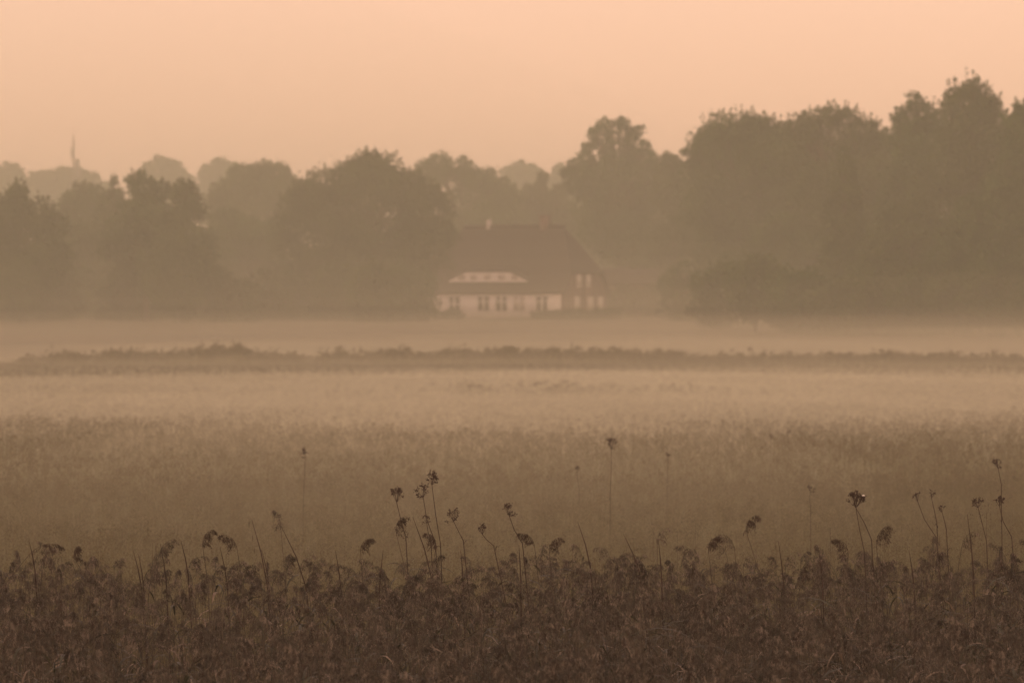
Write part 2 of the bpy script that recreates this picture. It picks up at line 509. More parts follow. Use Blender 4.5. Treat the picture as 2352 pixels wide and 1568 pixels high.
MT = [
    ("broadleaf_tree", "dark tree at the left edge with a narrow spiky top", 500, [(40, 436, 18), (38, 458, 28), (35, 490, 42), (90, 492, 38), (-12, 500, 45), (120, 520, 38), (60, 560, 75), (0, 600, 70), (110, 600, 60), (50, 650, 70)], .9, 0),
    ("broadleaf_tree", "hazy round tree between the spiky left tree and the slim pointed one", 620, [(190, 452, 34), (160, 468, 28), (225, 464, 34), (190, 510, 60), (180, 580, 80)], .7, 0),
    ("broadleaf_tree", "slim tree with a tiny tuft on top, left of the dark knobbed crown", 570, [(262, 418, 8), (268, 450, 20), (250, 480, 34), (285, 490, 36), (265, 560, 70), (250, 630, 70)], .9, 0),
    ("broadleaf_tree", "dark tree whose top carries a small raised knob, in the left group", 515, [(318, 405, 18), (300, 420, 14), (335, 440, 32), (368, 442, 26), (335, 490, 55), (378, 515, 46), (360, 560, 50), (300, 550, 70), (350, 600, 80), (310, 650, 70)], .7, 0),
    ("broadleaf_tree", "dark square-shouldered tree at the right end of the left group", 505, [(425, 434, 24), (408, 446, 22), (440, 470, 34), (415, 510, 55), (440, 580, 70), (410, 640, 80)], .7, 0),
    ("broadleaf_tree", "broad pale tree with a smooth domed crown left of the biggest middle tree", 690, [(600, 404, 38), (562, 412, 38), (640, 412, 36), (520, 448, 42), (655, 440, 30), (490, 480, 40), (590, 490, 85), (560, 570, 90)], .7, 0),
    ("broadleaf_tree", "biggest dark tree in the middle, broad crown reaching down beside the farmhouse", 545, [(850, 392, 50), (885, 402, 52), (805, 412, 46), (735, 425, 36), (698, 440, 32), (935, 430, 42), (975, 445, 40), (672, 490, 44), (850, 500, 130), (1000, 490, 46), (985, 560, 62), (715, 465, 48), (690, 455, 30), (955, 490, 55), (1010, 540, 40), (930, 560, 60), (720, 560, 90), (880, 640, 100), (780, 650, 90), (960, 640, 48), (680, 640, 60)], 1.1, 0),
    ("broadleaf_tree", "hazy tree with a long ragged crown sloping right behind the farmhouse ridge", 700, [(1010, 388, 34), (985, 392, 28), (1065, 396, 36), (1115, 418, 32), (1155, 432, 26), (1175, 455, 30), (1080, 470, 70), (1150, 520, 70), (1080, 560, 80)], .8, 0),
    ("broadleaf_tree", "small thin tree with a knobbly top in the dip above the brick chimney", 710, [(1248, 408, 13), (1244, 430, 14), (1290, 440, 22), (1220, 445, 24), (1250, 480, 50), (1300, 520, 60), (1240, 550, 60)], .7, 0),
    ("oak", "tall gappy oak with sky showing through its open crown", 640, [(1388, 292, 22), (1425, 290, 22), (1455, 305, 20), (1362, 308, 14), (1404, 318, 20), (1372, 330, 15), (1442, 332, 24), (1348, 342, 13), (1478, 338, 18), (1345, 365, 22), (1395, 352, 24), (1458, 358, 24), (1495, 362, 18), (1318, 384, 20), (1368, 385, 26), (1430, 380, 34), (1485, 392, 24), (1308, 402, 20), (1512, 398, 22), (1500, 378, 16), (1350, 410, 30), (1400, 412, 34), (1460, 405, 34), (1330, 425, 34), (1510, 430, 34), (1385, 440, 60), (1460, 450, 60), (1400, 520, 80), (1470, 560, 70)], .35, .45),
    ("broadleaf_tree", "short round-topped tree wedged between the gappy oak and the dense right wood", 610, [(1540, 372, 24), (1562, 388, 20), (1520, 400, 24), (1540, 440, 50), (1570, 500, 60), (1540, 570, 60)], .5, 0),
    ("broadleaf_tree", "dense dark dome at the left end of the right wood, twiggy on its left side", 545, [(1648, 300, 42), (1700, 292, 40), (1745, 300, 42), (1612, 328, 32), (1585, 350, 18), (1790, 320, 44), (1660, 380, 85), (1760, 400, 90), (1640, 480, 75), (1720, 520, 100), (1660, 590, 70)], 1.3, 0),
    ("broadleaf_tree", "dark tree with a feathery top second in from the left of the right wood", 525, [(1905, 272, 34), (1865, 285, 32), (1945, 280, 34), (1985, 300, 36), (1830, 300, 30), (2015, 325, 26), (1880, 370, 85), (1960, 390, 85), (1900, 500, 110), (2000, 520, 90)], 1.3, .1),
    ("broadleaf_tree", "thin-topped tree with loose sprays just left of the highest crown", 500, [(2105, 240, 22), (2075, 262, 16), (2060, 282, 14), (2135, 262, 24), (2100, 290, 42), (2145, 310, 50), (2075, 330, 40), (2110, 400, 80), (2080, 480, 80)], 1.5, .35),
    ("broadleaf_tree", "highest tree of the whole skyline, dark crown near the right edge", 480, [(2225, 208, 26), (2195, 228, 26), (2255, 222, 26), (2282, 248, 26), (2175, 250, 22), (2235, 262, 50), (2290, 285, 32), (2230, 330, 80), (2280, 360, 70), (2200, 420, 90), (2280, 450, 90)], 1.4, .1),
    ("broadleaf_tree", "dark tree cut off by the right edge of the view", 455, [(2348, 258, 24), (2325, 285, 22), (2375, 275, 34), (2350, 330, 50), (2400, 350, 70), (2340, 420, 80), (2400, 500, 100), (2340, 540, 80)], 1.3, 0),
    ("conifer", "pointed dark conifer standing in front of the right wood", 480, [(1940, 345, 9), (1940, 362, 16), (1941, 385, 24), (1938, 415, 32), (1942, 450, 40), (1938, 490, 50), (1940, 540, 60), (1940, 590, 64), (1940, 640, 60)], .4, 0),
    ("broadleaf_tree", "darkest tree low in front at the right edge, wide rounded crown", 455, [(2285, 440, 34), (2325, 448, 44), (2370, 460, 50), (2235, 490, 46), (2300, 540, 90), (2190, 580, 66), (2250, 640, 80), (2370, 620, 90)], .6, 0),
    ("broadleaf_tree", "broad low tree between the pointed conifer and the darkest front tree", 462, [(2060, 520, 50), (2110, 500, 46), (2150, 540, 44), (2020, 580, 50), (2090, 600, 80), (2030, 650, 60), (2140, 650, 70)], .6, 0),
    ("broadleaf_tree", "low dark tree in front of the dense dome of the right wood", 520, [(1800, 540, 50), (1750, 570, 42), (1850, 560, 46), (1700, 620, 44), (1790, 640, 70), (1860, 650, 60)], .6, 0),
    ("broadleaf_tree", "hazy tree standing directly behind the farmhouse roof", 770, [(1190, 500, 50), (1290, 510, 56), (1340, 540, 60), (1230, 570, 70), (1390, 580, 50)], .6, 0),
    ("broadleaf_tree", "pale bushy tree right of the farmhouse above the long shed", 780, [(1480, 560, 50), (1540, 560, 50), (1590, 590, 46), (1440, 600, 40), (1520, 630, 60)], .6, .2),
    ("broadleaf_tree", "hazy tree filling the wood behind the dense dome with bristly left side", 585, [(1650, 360, 60), (1720, 350, 60), (1620, 420, 70), (1700, 450, 90), (1780, 400, 70), (1640, 540, 80), (1760, 540, 90)], .5, 0),
    ("broadleaf_tree", "hazy tree filling the wood between the dense dome and the feathery-topped tree", 580, [(1810, 340, 50), (1850, 350, 50), (1820, 420, 80), (1890, 440, 80), (1840, 530, 90)], .5, 0),
    ("broadleaf_tree", "hazy tree in the dip between the feathery-topped tree and the one with loose sprays", 575, [(1990, 340, 40), (2030, 330, 34), (2060, 350, 44), (2010, 410, 80), (2080, 430, 80), (2040, 520, 100)], .5, 0),
    ("broadleaf_tree", "hazy tree seen between the highest tree and the right edge", 570, [(2170, 330, 60), (2310, 330, 44), (2330, 370, 60), (2180, 420, 80), (2320, 470, 90), (2200, 530, 90)], .5, 0),
    ("broadleaf_tree", "blurred tree closing the gap beneath the gappy oak", 720, [(1450, 500, 60), (1520, 480, 56), (1390, 520, 60), (1560, 530, 60), (1480, 590, 70)], .5, 0),
    ("broadleaf_tree", "blurred tree low between the dark double crown and the broad pale tree", 580, [(470, 560, 50), (430, 600, 60), (500, 630, 60), (460, 660, 60)], .5, 0),
    ("broadleaf_tree", "blurred low tree between the spiky left tree and the knobbed one", 560, [(200, 560, 50), (160, 600, 60), (240, 610, 60), (200, 660, 60)], .5, 0),
    ("broadleaf_tree", "low hazy tree in the gap left of the biggest middle tree", 600, [(520, 520, 44), (560, 540, 50), (610, 560, 54), (490, 590, 50), (560, 630, 70), (640, 640, 60)], .6, 0),
]
for k, (nm, lb, d, lo, sp, sprs) in enumerate(MT):
    tree(nm, "tree", lb, d, lo, 200 + k, size=.32 if d < 600 else .35, dens=170, spike=sp * .8, sparse=sprs,
         mat=M_leaf if k % 2 else M_leaf2, group="trees of the line across the meadow")

rng = np.random.default_rng(5)
US = [
    (-60, "just outside the left edge beneath the spiky tree"), (30, "beneath the narrow spiky tree at the left edge"),
    (120, "under the right shoulder of the spiky left tree"), (205, "under the hazy round tree near the left edge"),
    (290, "under the slim tree with the tiny tuft"), (370, "under the dark tree with the raised knob"),
    (450, "under the square-shouldered dark tree"), (530, "in the gap right of the square-shouldered tree"),
    (610, "beneath the broad pale dome, left of the pale field wall"), (690, "above the left end of the pale field wall"),
    (780, "above the right end of the pale field wall"), (860, "under the middle of the biggest tree"),
    (935, "under the biggest tree, just left of the garden wall"), (1430, "in front of the long shed, left half"),
    (1500, "in front of the long shed, right half"), (1580, "right of the long shed beneath the short round-topped tree"),
    (1650, "under the left flank of the right wood"), (1730, "below the dense dome with bristly twigs"),
    (1820, "below the gap between the two domes of the right wood"), (1910, "left of the pointed conifer's foot"),
    (2000, "right of the pointed conifer's foot"), (2100, "under the broad low tree beside the conifer"),
    (2200, "under the highest tree of the skyline"), (2300, "behind the darkest front tree"), (2400, "just outside the right edge of the wood")]
for k, (x, lb) in enumerate(US):
    if 1400 < x < 1560: d, ty = 604., 668.
    elif x > 1600: d, ty = float(rng.uniform(450, 480)), float(rng.uniform(610, 650))
    else: d, ty = float(rng.uniform(500, 540)), float(rng.uniform(625, 660))
    lo = [(x + rng.uniform(-20, 20), ty, 32), (x - 38, ty + 22, 32), (x + 40, ty + 18, 34), (x, ty + 50, 46), (x - 30, ty + 72, 40), (x + 36, ty + 70, 40), (x, ty + 92, 38)]
    if 1400 < x < 1560: lo = [(x, ty + 6, 22), (x - 30, ty + 22, 24), (x + 32, ty + 20, 24), (x, ty + 36, 30)]
    tree("shrub", "shrub", "low hazy shrub " + lb, d, lo, 300 + k, size=.36, dens=80, spike=.5,
         group="undergrowth along the foot of the trees", mat=M_leaf2 if k % 3 else M_leaf)
FS = [(1850, "between the low dark front tree and the conifer"), (1920, "straight in front of the pointed conifer"),
      (2010, "beneath the left side of the broad low tree"), (2100, "beneath the right side of the broad low tree"),
      (2190, "at the left foot of the darkest front tree"), (2280, "below the crown of the darkest front tree"), (2370, "at the very right edge beneath the darkest tree")]
for k, (x, lb) in enumerate(FS):
    d = float(rng.uniform(436, 450))
    ty = float(rng.uniform(640, 668))
    lo = [(x + rng.uniform(-20, 20), ty, 34), (x - 40, ty + 26, 34), (x + 40, ty + 22, 34), (x, ty + 55, 46), (x - 25, ty + 78, 38), (x + 28, ty + 80, 36)]
    tree("shrub", "shrub", "dim front shrub " + lb, d, lo, 350 + k, size=.32, dens=90, spike=.5,
         group="shrubs under the front trees of the right wood", mat=M_leaf2 if k % 3 else M_leaf)
HD = [
    ("low dark bush against the door end of the farmhouse front", [(1040, 718, 12), (1025, 724, 11), (1055, 726, 10)], 566),
    ("low clipped hedge under the middle windows of the farmhouse", [(x, 740 - (x - 1100) * .03, 6) for x in range(1100, 1230, 12)], 562),
    ("higher hedge in front of the right front corner and the brick gable", [(x, 726 - (x - 1230) * .03, 13) for x in range(1230, 1420, 14)], 562),
    ("round bush left of the farmhouse beside the low white wall", [(985, 706, 12), (972, 716, 14), (1000, 722, 12)], 560),
]
for k, (lb, lo, d) in enumerate(HD):
    tree("hedge" if "hedge" in lb else "bush", "hedge" if "hedge" in lb else "bush", lb, d, lo, 400 + k, size=.2, dens=420, spike=.15, trunk=False)


# ------------------------------------------------------------------ radio mast
def mast():
    d = 1240.0
    t = W(169, 308, d); x0 = t[0]
    gz = float(ground_z(x0, d))
    r = empty("radio_mast", (x0, d, gz), "thin radio mast rising above the faint far trees at the left", "mast")
    H = t[2] - gz
    g = Geo()
    for s in range(3):
        a = s * 2.094
        g.tube([(math.cos(a) * 1.0, math.sin(a) * 1.0, -.5), (math.cos(a) * .42, math.sin(a) * .42, H * .66), (math.cos(a) * .08, math.sin(a) * .08, H)], [.11, .09, .05], 5)
    for i in range(26):
        z = i * H * .94 / 26; z2 = (i + 1) * H * .94 / 26
        ra = np.interp(z, [0, H * .66, H], [1.0, .42, .08]); rb = np.interp(z2, [0, H * .66, H], [1.0, .42, .08])
        for s in range(3):
            a = s * 2.094; b = a + 2.094
            g.tube([(math.cos(a) * ra, math.sin(a) * ra, z), (math.cos(b) * rb, math.sin(b) * rb, z2)], .06, 4)
    g.build("lattice", M_metal, r)
    for z, off, rad, hh in ((.74, .9, .4, 2.6), (.68, 1.2, .45, 2.2), (.84, -.4, .18, 2.2)):
        g = Geo(); g.tube([(off, 0, H * z - hh / 2), (off, 0, H * z + hh / 2)], rad, 10)
        g.box((min(0, off), -.08, H * z - .08), (max(0, off), .08, H * z + .08))
        g.build("antenna", M_metal, r)


mast()

# ------------------------------------------------------------------ reeds
UP = np.array([0, 0, 1.])


def panicle(g, base, dir0, nod, L, rng, nb=26, nsp=9, sw=.0034, slen=.014, m=2, spread=1.0, nf=1.0, tones=None):
    """nodding plume: rachis, drooping branches, hanging spikelets"""
    base = np.asarray(base, float)
    pts = [base]; v = np.asarray(dir0, float)
    k = 7
    for i in range(k):
        v = v + nod * nf * (.10 + .055 * i) - UP * nf * .05 * i
        v /= np.linalg.norm(v)
        pts.append(pts[-1] + v * L / k)
    pts = np.array(pts)
    g.tube(pts, np.linspace(.0022, .0008, k + 1), 3, 1)
    S = []; T = []
    for b in range(nb):
        mb = m if tones is None else int(rng.choice(tones))
        t = rng.uniform(.02, 1) * k
        i = min(int(t), k - 1); p = pts[i] + (pts[i + 1] - pts[i]) * (t - i)
        a = rng.uniform(0, 2 * math.pi)
        tg = pts[i + 1] - pts[i]; tg /= np.linalg.norm(tg)
        out = np.array([math.cos(a), math.sin(a), 0]) * spread * .8 + nod * .45 + tg * .75
        out /= np.linalg.norm(out)
        bl = rng.uniform(.38, .62) * L * (1.1 - .6 * t / k)
        q = [p]; vv = out
        for j in range(3):
            q.append(q[-1] + vv * bl / 3); vv = vv - UP * rng.uniform(.75, 1.25) + nod * .1; vv /= np.linalg.norm(vv)
        q = np.array(q)
        g.ribbon(q, [.0012, .0018, .0022, .001], np.cross(vv, nod + .01), mb)
        for s in range(nsp):
            u = rng.uniform(.04, 1) ** .7 * 3; j = min(int(u), 2)
            c = q[j] + (q[j + 1] - q[j]) * (u - j) + rng.normal(size=3) * .004
            S.append(c); T.append(mb)
    S = np.array(S); n = len(S); T = np.array(T)
    h = rng.normal(size=(n, 3)) * .35 - UP + nod * .15; h /= np.linalg.norm(h, axis=1)[:, None]
    sd_ = np.cross(h, rng.normal(size=(n, 3))); sd_ /= np.linalg.norm(sd_, axis=1)[:, None]
    ln = slen * rng.uniform(.7, 1.4, n)[:, None]
    V = np.stack([S, S + h * ln * .45 + sd_ * sw * .6, S + h * ln, S + h * ln * .45 - sd_ * sw * .6], 1).reshape(-1, 3)
    for mb in np.unique(T):
        g.add(V.reshape(n, 4, 3)[T == mb].reshape(-1, 3), np.arange((T == mb).sum() * 4).reshape(-1, 4), int(mb))


def leaf(g, p, az, L, wd, rng, m, lift=.9):
    o = np.array([math.cos(az), math.sin(az), 0]); v = o * .6 + UP * lift
    v /= np.linalg.norm(v); q = [np.asarray(p, float)]
    dr = rng.uniform(.25, .6)
    for j in range(5):
        q.append(q[-1] + v * L / 5); v = v + o * .1 - UP * dr; v /= np.linalg.norm(v)
    side = np.cross(o, UP) + UP * rng.uniform(-.3, .3)
    g.ribbon(q, np.array([.35, .9, 1, .8, .45, .03]) * wd, side, m)


def reed_proto(seed, H=1.9, plume=True, nb=26, nsp=9, sw=.0034, nleaf=5):
    rng = np.random.default_rng(seed)
    g = Geo()
    az = rng.uniform(0, 2 * math.pi); lean = rng.uniform(0, .14) * H
    nod = np.array([math.cos(az), math.sin(az), 0])
    t = np.linspace(0, 1, 5)
    pts = nod[None] * (lean * t[:, None] ** 2) + UP[None] * (H * t[:, None])
    g.tube(pts, np.linspace(.0042, .002, 5), 3, 0)
    d0 = pts[-1] - pts[-2]; d0 /= np.linalg.norm(d0)
    for k in range(nleaf):
        u = rng.uniform(.35, .96)
        p = nod * lean * u * u + UP * H * u
        leaf(g, p, rng.uniform(0, 2 * math.pi), rng.uniform(.25, .48) * (1 if plume else 1.3), rng.uniform(.010, .022), rng, 1 if rng.random() < .72 else 3, rng.uniform(.3, 1.1))
    if plume:
        panicle(g, pts[-1], d0, nod, rng.uniform(.15, .23), rng, nb, nsp, sw, slen=.018, spread=rng.uniform(.3, .75), nf=rng.uniform(.5, 1.2), tones=[2, 2, 2, 4, 5] if seed % 3 else [2, 2, 5, 5, 4])
    return g.get()


def scatter(name, protos, pos, scale, rot, which, mats, kind_label=None):
    Vs, Qs, Ms = [], [], []
    n = 0
    for k, (V, Q, Mi) in enumerate(protos):
        sel = np.where(which == k)[0]
        if len(sel) == 0: continue
        c, s = np.cos(rot[sel]), np.sin(rot[sel])
        V0 = V[None] * scale[sel][:, None, :]
        x = V0[..., 0] * c[:, None] - V0[..., 1] * s[:, None]
        y = V0[..., 0] * s[:, None] + V0[..., 1] * c[:, None]
        W_ = np.stack([x, y, V0[..., 2]], -1) + pos[sel][:, None, :]
        Vs.append(W_.reshape(-1, 3).astype(np.float32))
        Qs.append((Q[None] + (np.arange(len(sel)) * len(V))[:, None, None] + n).reshape(-1, 4))
        Ms.append(np.tile(Mi, len(sel)))
        n += len(sel) * len(V)
    o = mesh_np(name, np.concatenate(Vs), np.concatenate(Qs), mats, np.concatenate(Ms))
    return tag(o, kind="stuff")


def wave(x, y, s):
    return (np.sin(x * 1.3 * s + 1.1) * np.cos(y * .9 * s + .4) + .6 * np.sin(x * 2.9 * s + y * 1.7 * s + 2) + .4 * np.sin(y * 3.1 * s - x * 1.1 * s)) / 2.0


def trap(rng, n, d0, d1, over=1.35, pw=1.0):
    """random ground spots inside the view wedge, widened"""
    u = rng.random(n)
    d = np.sqrt(d0 ** 2 + u * (d1 ** 2 - d0 ** 2)) if pw == 1 else d0 + u * (d1 - d0)
    x = rng.uniform(-.5, .5, n) * .18 * over * d + rng.uniform(-.5, .5, n) * 1.5
    return x, d


RM = [M_stem, M_rleaf, M_pan, M_dleaf, M_pand, M_panl]
rng = np.random.default_rng(11)
protos = [reed_proto(500 + k, nb=30 + 2 * (k % 4), nsp=9, sw=.0026, nleaf=4) for k in range(10)] + [reed_proto(520 + k, plume=False, nleaf=8) for k in range(4)]

# middle marsh
def tuft_proto(seed, nbl, npl, nsp, H=1.0, rad=.18, bw=.006, sw=.012):
    rng = np.random.default_rng(seed); g = Geo()
    for k in range(nbl):
        a = rng.uniform(0, 6.283); r = rad * math.sqrt(rng.random())
        b = np.array([math.cos(a) * r, math.sin(a) * r, 0]); az = rng.uniform(0, 6.283)
        o = np.array([math.cos(az), math.sin(az), 0]); hh = H * rng.uniform(.6, 1.05); ln = rng.uniform(.02, .3)
        t = np.array([0, .5, .8, 1.0])[:, None]
        pts = b + o * ln * t ** 2 * hh + UP * hh * (t - .12 * t ** 3)
        g.ribbon(pts, np.array([1, .9, .6, .1]) * bw, np.cross(o, UP) + rng.normal(size=3) * .3, 0)
    for k in range(npl):
        a = rng.uniform(0, 6.283); r = rad * math.sqrt(rng.random()); az = rng.uniform(0, 6.283)
        o = np.array([math.cos(az), math.sin(az), 0]); top = np.array([math.cos(a) * r, math.sin(a) * r, H * rng.uniform(.85, 1.12)])
        g.ribbon([top * [1, 1, 0], top], [bw * .6, bw * .4], np.cross(o, UP), 0)
        n = nsp; t = rng.random(n)[:, None]
        S = top + o * t * .16 + UP * (.03 - .1 * t ** 2) + rng.normal(size=(n, 3)) * [.025, .025, .03]
        hd = rng.normal(size=(n, 3)) * .4 - UP; hd /= np.linalg.norm(hd, axis=1)[:, None]
        s_ = np.cross(hd, rng.normal(size=(n, 3))); s_ /= np.linalg.norm(s_, axis=1)[:, None]
        ln = sw * 3.2 * rng.uniform(.6, 1.3, n)[:, None]
        V = np.stack([S, S + hd * ln * .5 + s_ * sw * .5, S + hd * ln, S + hd * ln * .5 - s_ * sw * .5], 1).reshape(-1, 3)
        g.add(V, np.arange(n * 4).reshape(-1, 4), 1)
    return g.get()


for k in range(4):
    V_, Q_, M_ = tuft_proto(540 + k, 12, 3, 34, H=1.93, rad=.14, bw=.0042, sw=.0034)
    protos.append((V_, Q_, np.where(M_ == 1, 2, np.where(np.arange(len(M_)) % 5 == 0, 1, 0))))
# foreground bed
x, d = trap(rng, 8600, 25, 58)
edge = 43.0 + 2.2 * np.exp(-((x - .1) / 1.4) ** 2) + 1.6 * np.sin(x * 1.1 + .5) + 1.2 * np.sin(x * 2.7) + 6 * np.clip((x - 1.0) / 3.0, 0, 1)
edge -= 1.5
keep = rng.random(len(d)) < np.exp(-np.clip(d - edge, 0, 99) / 3.4)
x, d = x[keep], d[keep]
h = .95 + .055 * wave(x, d, .9) + .06 * wave(x + 7, d * .8, .42) + rng.normal(size=len(x)) * .045 + np.where(rng.random(len(x)) < .05, rng.uniform(.03, .12, len(x)), 0) - .30 * np.clip((d - 43) / 13, 0, 1)
which = np.where(rng.random(len(x)) < .54 + .34 * wave(x + 3, d, .5), rng.integers(0, 10, len(x)), rng.integers(10, 18, len(x)))
h = np.where((which >= 10) & (which < 14), h * .93, h)
pos = np.stack([x, d, np.zeros(len(x))], 1)
sc3 = np.stack([np.clip(h, .6, 1.22)] * 3, 1); sc3[:, :2] = 1.0; sc3[:, :2] *= rng.uniform(.85, 1.2, len(x))[:, None]
o = scatter("reed_bed", protos, pos, sc3, rng.uniform(0, 6.283, len(x)), which, RM)
tag(o, "dark bed of nodding common reed filling the foreground", "reeds")


pa = [tuft_proto(600 + k, 10, 2, 24, sw=.008) for k in range(6)]
x, d = trap(rng, 9500, 47, 96)
h = 1.0 + .10 * wave(x, d, .35) + rng.normal(size=len(x)) * .08 
o = scatter("marsh_grass", pa, np.stack([x, d, np.zeros(len(x))], 1), np.stack([np.ones(len(x)), np.ones(len(x)), h], 1), rng.uniform(0, 6.283, len(x)), rng.integers(0, 6, len(x)), [M_mid, M_midp])
tag(o, "brown marsh grass behind the dark reeds", "grass")
pb = [tuft_proto(620 + k, 9, 2, 12, rad=.4, bw=.014, sw=.018) for k in range(6)]
x, d = trap(rng, 22000, 92, 320, 1.3, pw=0)
h = 1.0 + .10 * wave(x, d, .12) + rng.normal(size=len(x)) * .05 - .3 * np.clip((d - 118) / 50, 0, 1)
o = scatter("marsh_grass", pb, np.stack([x, d, np.zeros(len(x))], 1), np.stack([np.ones(len(x)), np.ones(len(x)), h], 1), rng.uniform(0, 6.283, len(x)), rng.integers(0, 6, len(x)), [M_mid, M_midp])
tag(o, "hazy marsh grass reaching away under the ground mist", "grass")

# belt of taller reeds whose tops stand out of the mist
bx = [-200, 0, 30, 60, 130, 300, 420, 470, 540, 600, 720, 770, 830, 880, 1000, 1120, 1250, 1400, 1500, 1640, 1800, 2000, 2200, 2352, 2600]
by = [835, 838, 834, 824, 816, 812, 812, 801, 800, 812, 821, 810, 815, 806, 811, 806, 806, 809, 810, 819, 818, 814, 817, 820, 822]
n = 4200
px = rng.uniform(-250, 2600, n); dd = rng.uniform(292, 306, n)
top = CAMZ + (HY - np.interp(px, bx, by) * K) / F * dd
x = (px * K - 512) / F * dd
hgt = top * (.93 + .05 * np.sin(px * .05) + .04 * np.sin(px * .13) + rng.normal(size=n) * .10) - .04 + .3 * rng.random(n) * (rng.random(n) < .08)
pc = [tuft_proto(640 + k, 9, 3, 9, rad=.35, bw=.02, sw=.035) for k in range(6)]
o = scatter("reed_belt", pc, np.stack([x, dd, np.zeros(n)], 1), np.stack([np.ones(n), np.ones(n), hgt], 1), rng.uniform(0, 6.283, n), rng.integers(0, 6, n), [M_mid, M_midp])
tag(o, "belt of taller reeds with dark tops showing between two layers of mist", "reeds")
# fainter patch of rank growth inside the mist
n = 220
px = rng.normal(1280, 230, n); dd = rng.uniform(190, 206, n)
hgt = .86 + .05 * np.sin(px * .03) + rng.normal(size=n) * .09
o = scatter("reed_patch", pc, np.stack([(px * K - 512) / F * dd, dd, np.zeros(n)], 1), np.stack([np.ones(n), np.ones(n), hgt], 1), rng.uniform(0, 6.283, n), rng.integers(0, 6, n), [M_mid, M_midp])
tag(o, "faint strip of taller growth within the bright mist", "reeds")


# ------------------------------------------------------------------ single plants that stand out
def umbel(name, label, hx, hy, wd, sx, sy, d, seed, dens=1.0, double=False, tall=.8, snail=False):
    rng = np.random.default_rng(seed)
    hw = wd * K / F * d / 2                       # half width of the head in metres
    top = W(hx, hy, d); low = W(sx, sy, d)
    n0 = top - UP * hw * 1.25                      # node where the rays part
    dirv = low - n0
    bx_ = low[0] + dirv[0] / max(.05, -dirv[2]) * low[2] * .35
    root = empty(name, (bx_, d, 0), label, "wild flower", "dried umbels standing above the marsh")
    o0 = np.array([bx_, d, 0])
    g = Geo()
    mid = (n0 + low) / 2 + np.array([rng.normal() * .008 - (low[0] - n0[0]) * .12, 0, 0])
    r = .0036
    g.tube(np.array([o0, (o0 + low) / 2 + [(low[0] - bx_) * .2, 0, 0], low, mid, n0]) - o0, [r * 1.4, r * 1.2, r, r * .85, r * .7], 5)
    if double:
        l2 = W(sx + 16, sy - 30, d)
        g.tube(np.array([o0 + [.05, .02, 0], l2, (l2 + n0) / 2 + [hw * .12, 0, 0], n0]) - o0, [r, r, r * .85, r * .6], 5)
    for kk in range(2):
        a = o0 + (low - o0) * rng.uniform(.85, 1.0)
        leaf(g, a - o0, rng.uniform(0, 6.28), .10, .008, rng, 0)
    g.build("stem", M_dstem, root)
    g = Geo(); S = []
    nr = int(11 * dens) + 3
    for k in range(nr):
        a = rng.uniform(0, 6.283); t = math.sqrt(rng.random())
        e = n0 + np.array([math.cos(a) * hw * t * .95, math.sin(a) * hw * t * .95, hw * (1.25 + tall * (1 - t) + rng.uniform(-.45, .25))])
        if rng.random() < .15: e[2] -= hw * .9
        m_ = (n0 + e) / 2 + np.array([math.cos(a), math.sin(a), 0]) * hw * .12 * t
        g.tube(np.array([n0, m_, e]) - o0, [r * .45, r * .35, r * .25], 3)
        for j in range(int(7 * dens) + 3):
            c = e + rng.normal(size=3) * hw * .17
            g.tube(np.array([e - UP * hw * .2, c]) - o0, r * .16, 3)
            S.append(c)
    for c in S:
        ax = rng.normal(size=3) * .5 + UP; ax /= np.linalg.norm(ax)
        l = .0075 if d < 55 else .012; rr = l * .42
        p = np.array([c - ax * l * .6, c - ax * l * .25, c + ax * l * .25, c + ax * l * .8]) - o0
        g.tube(p, [rr * .3, rr, rr * .9, rr * .15], 5)
    g.build("seed_head", M_seed, root)
    if snail:
        s = empty("snail", W(hx + wd * .42, hy - wd * .05, d - .02), "tiny pale snail clinging to the right side of the dark doubled seed head", "snail")
        g = Geo()
        t = np.linspace(0, 1, 12); rr = .008 * (1 - t * .8)
        pts = np.stack([np.cos(t * 9) * rr, -t * .006, np.sin(t * 9) * rr], 1)
        g.tube(pts, .0045 * (1 - t * .7), 6)
        g.build("shell", M_white, s, True)


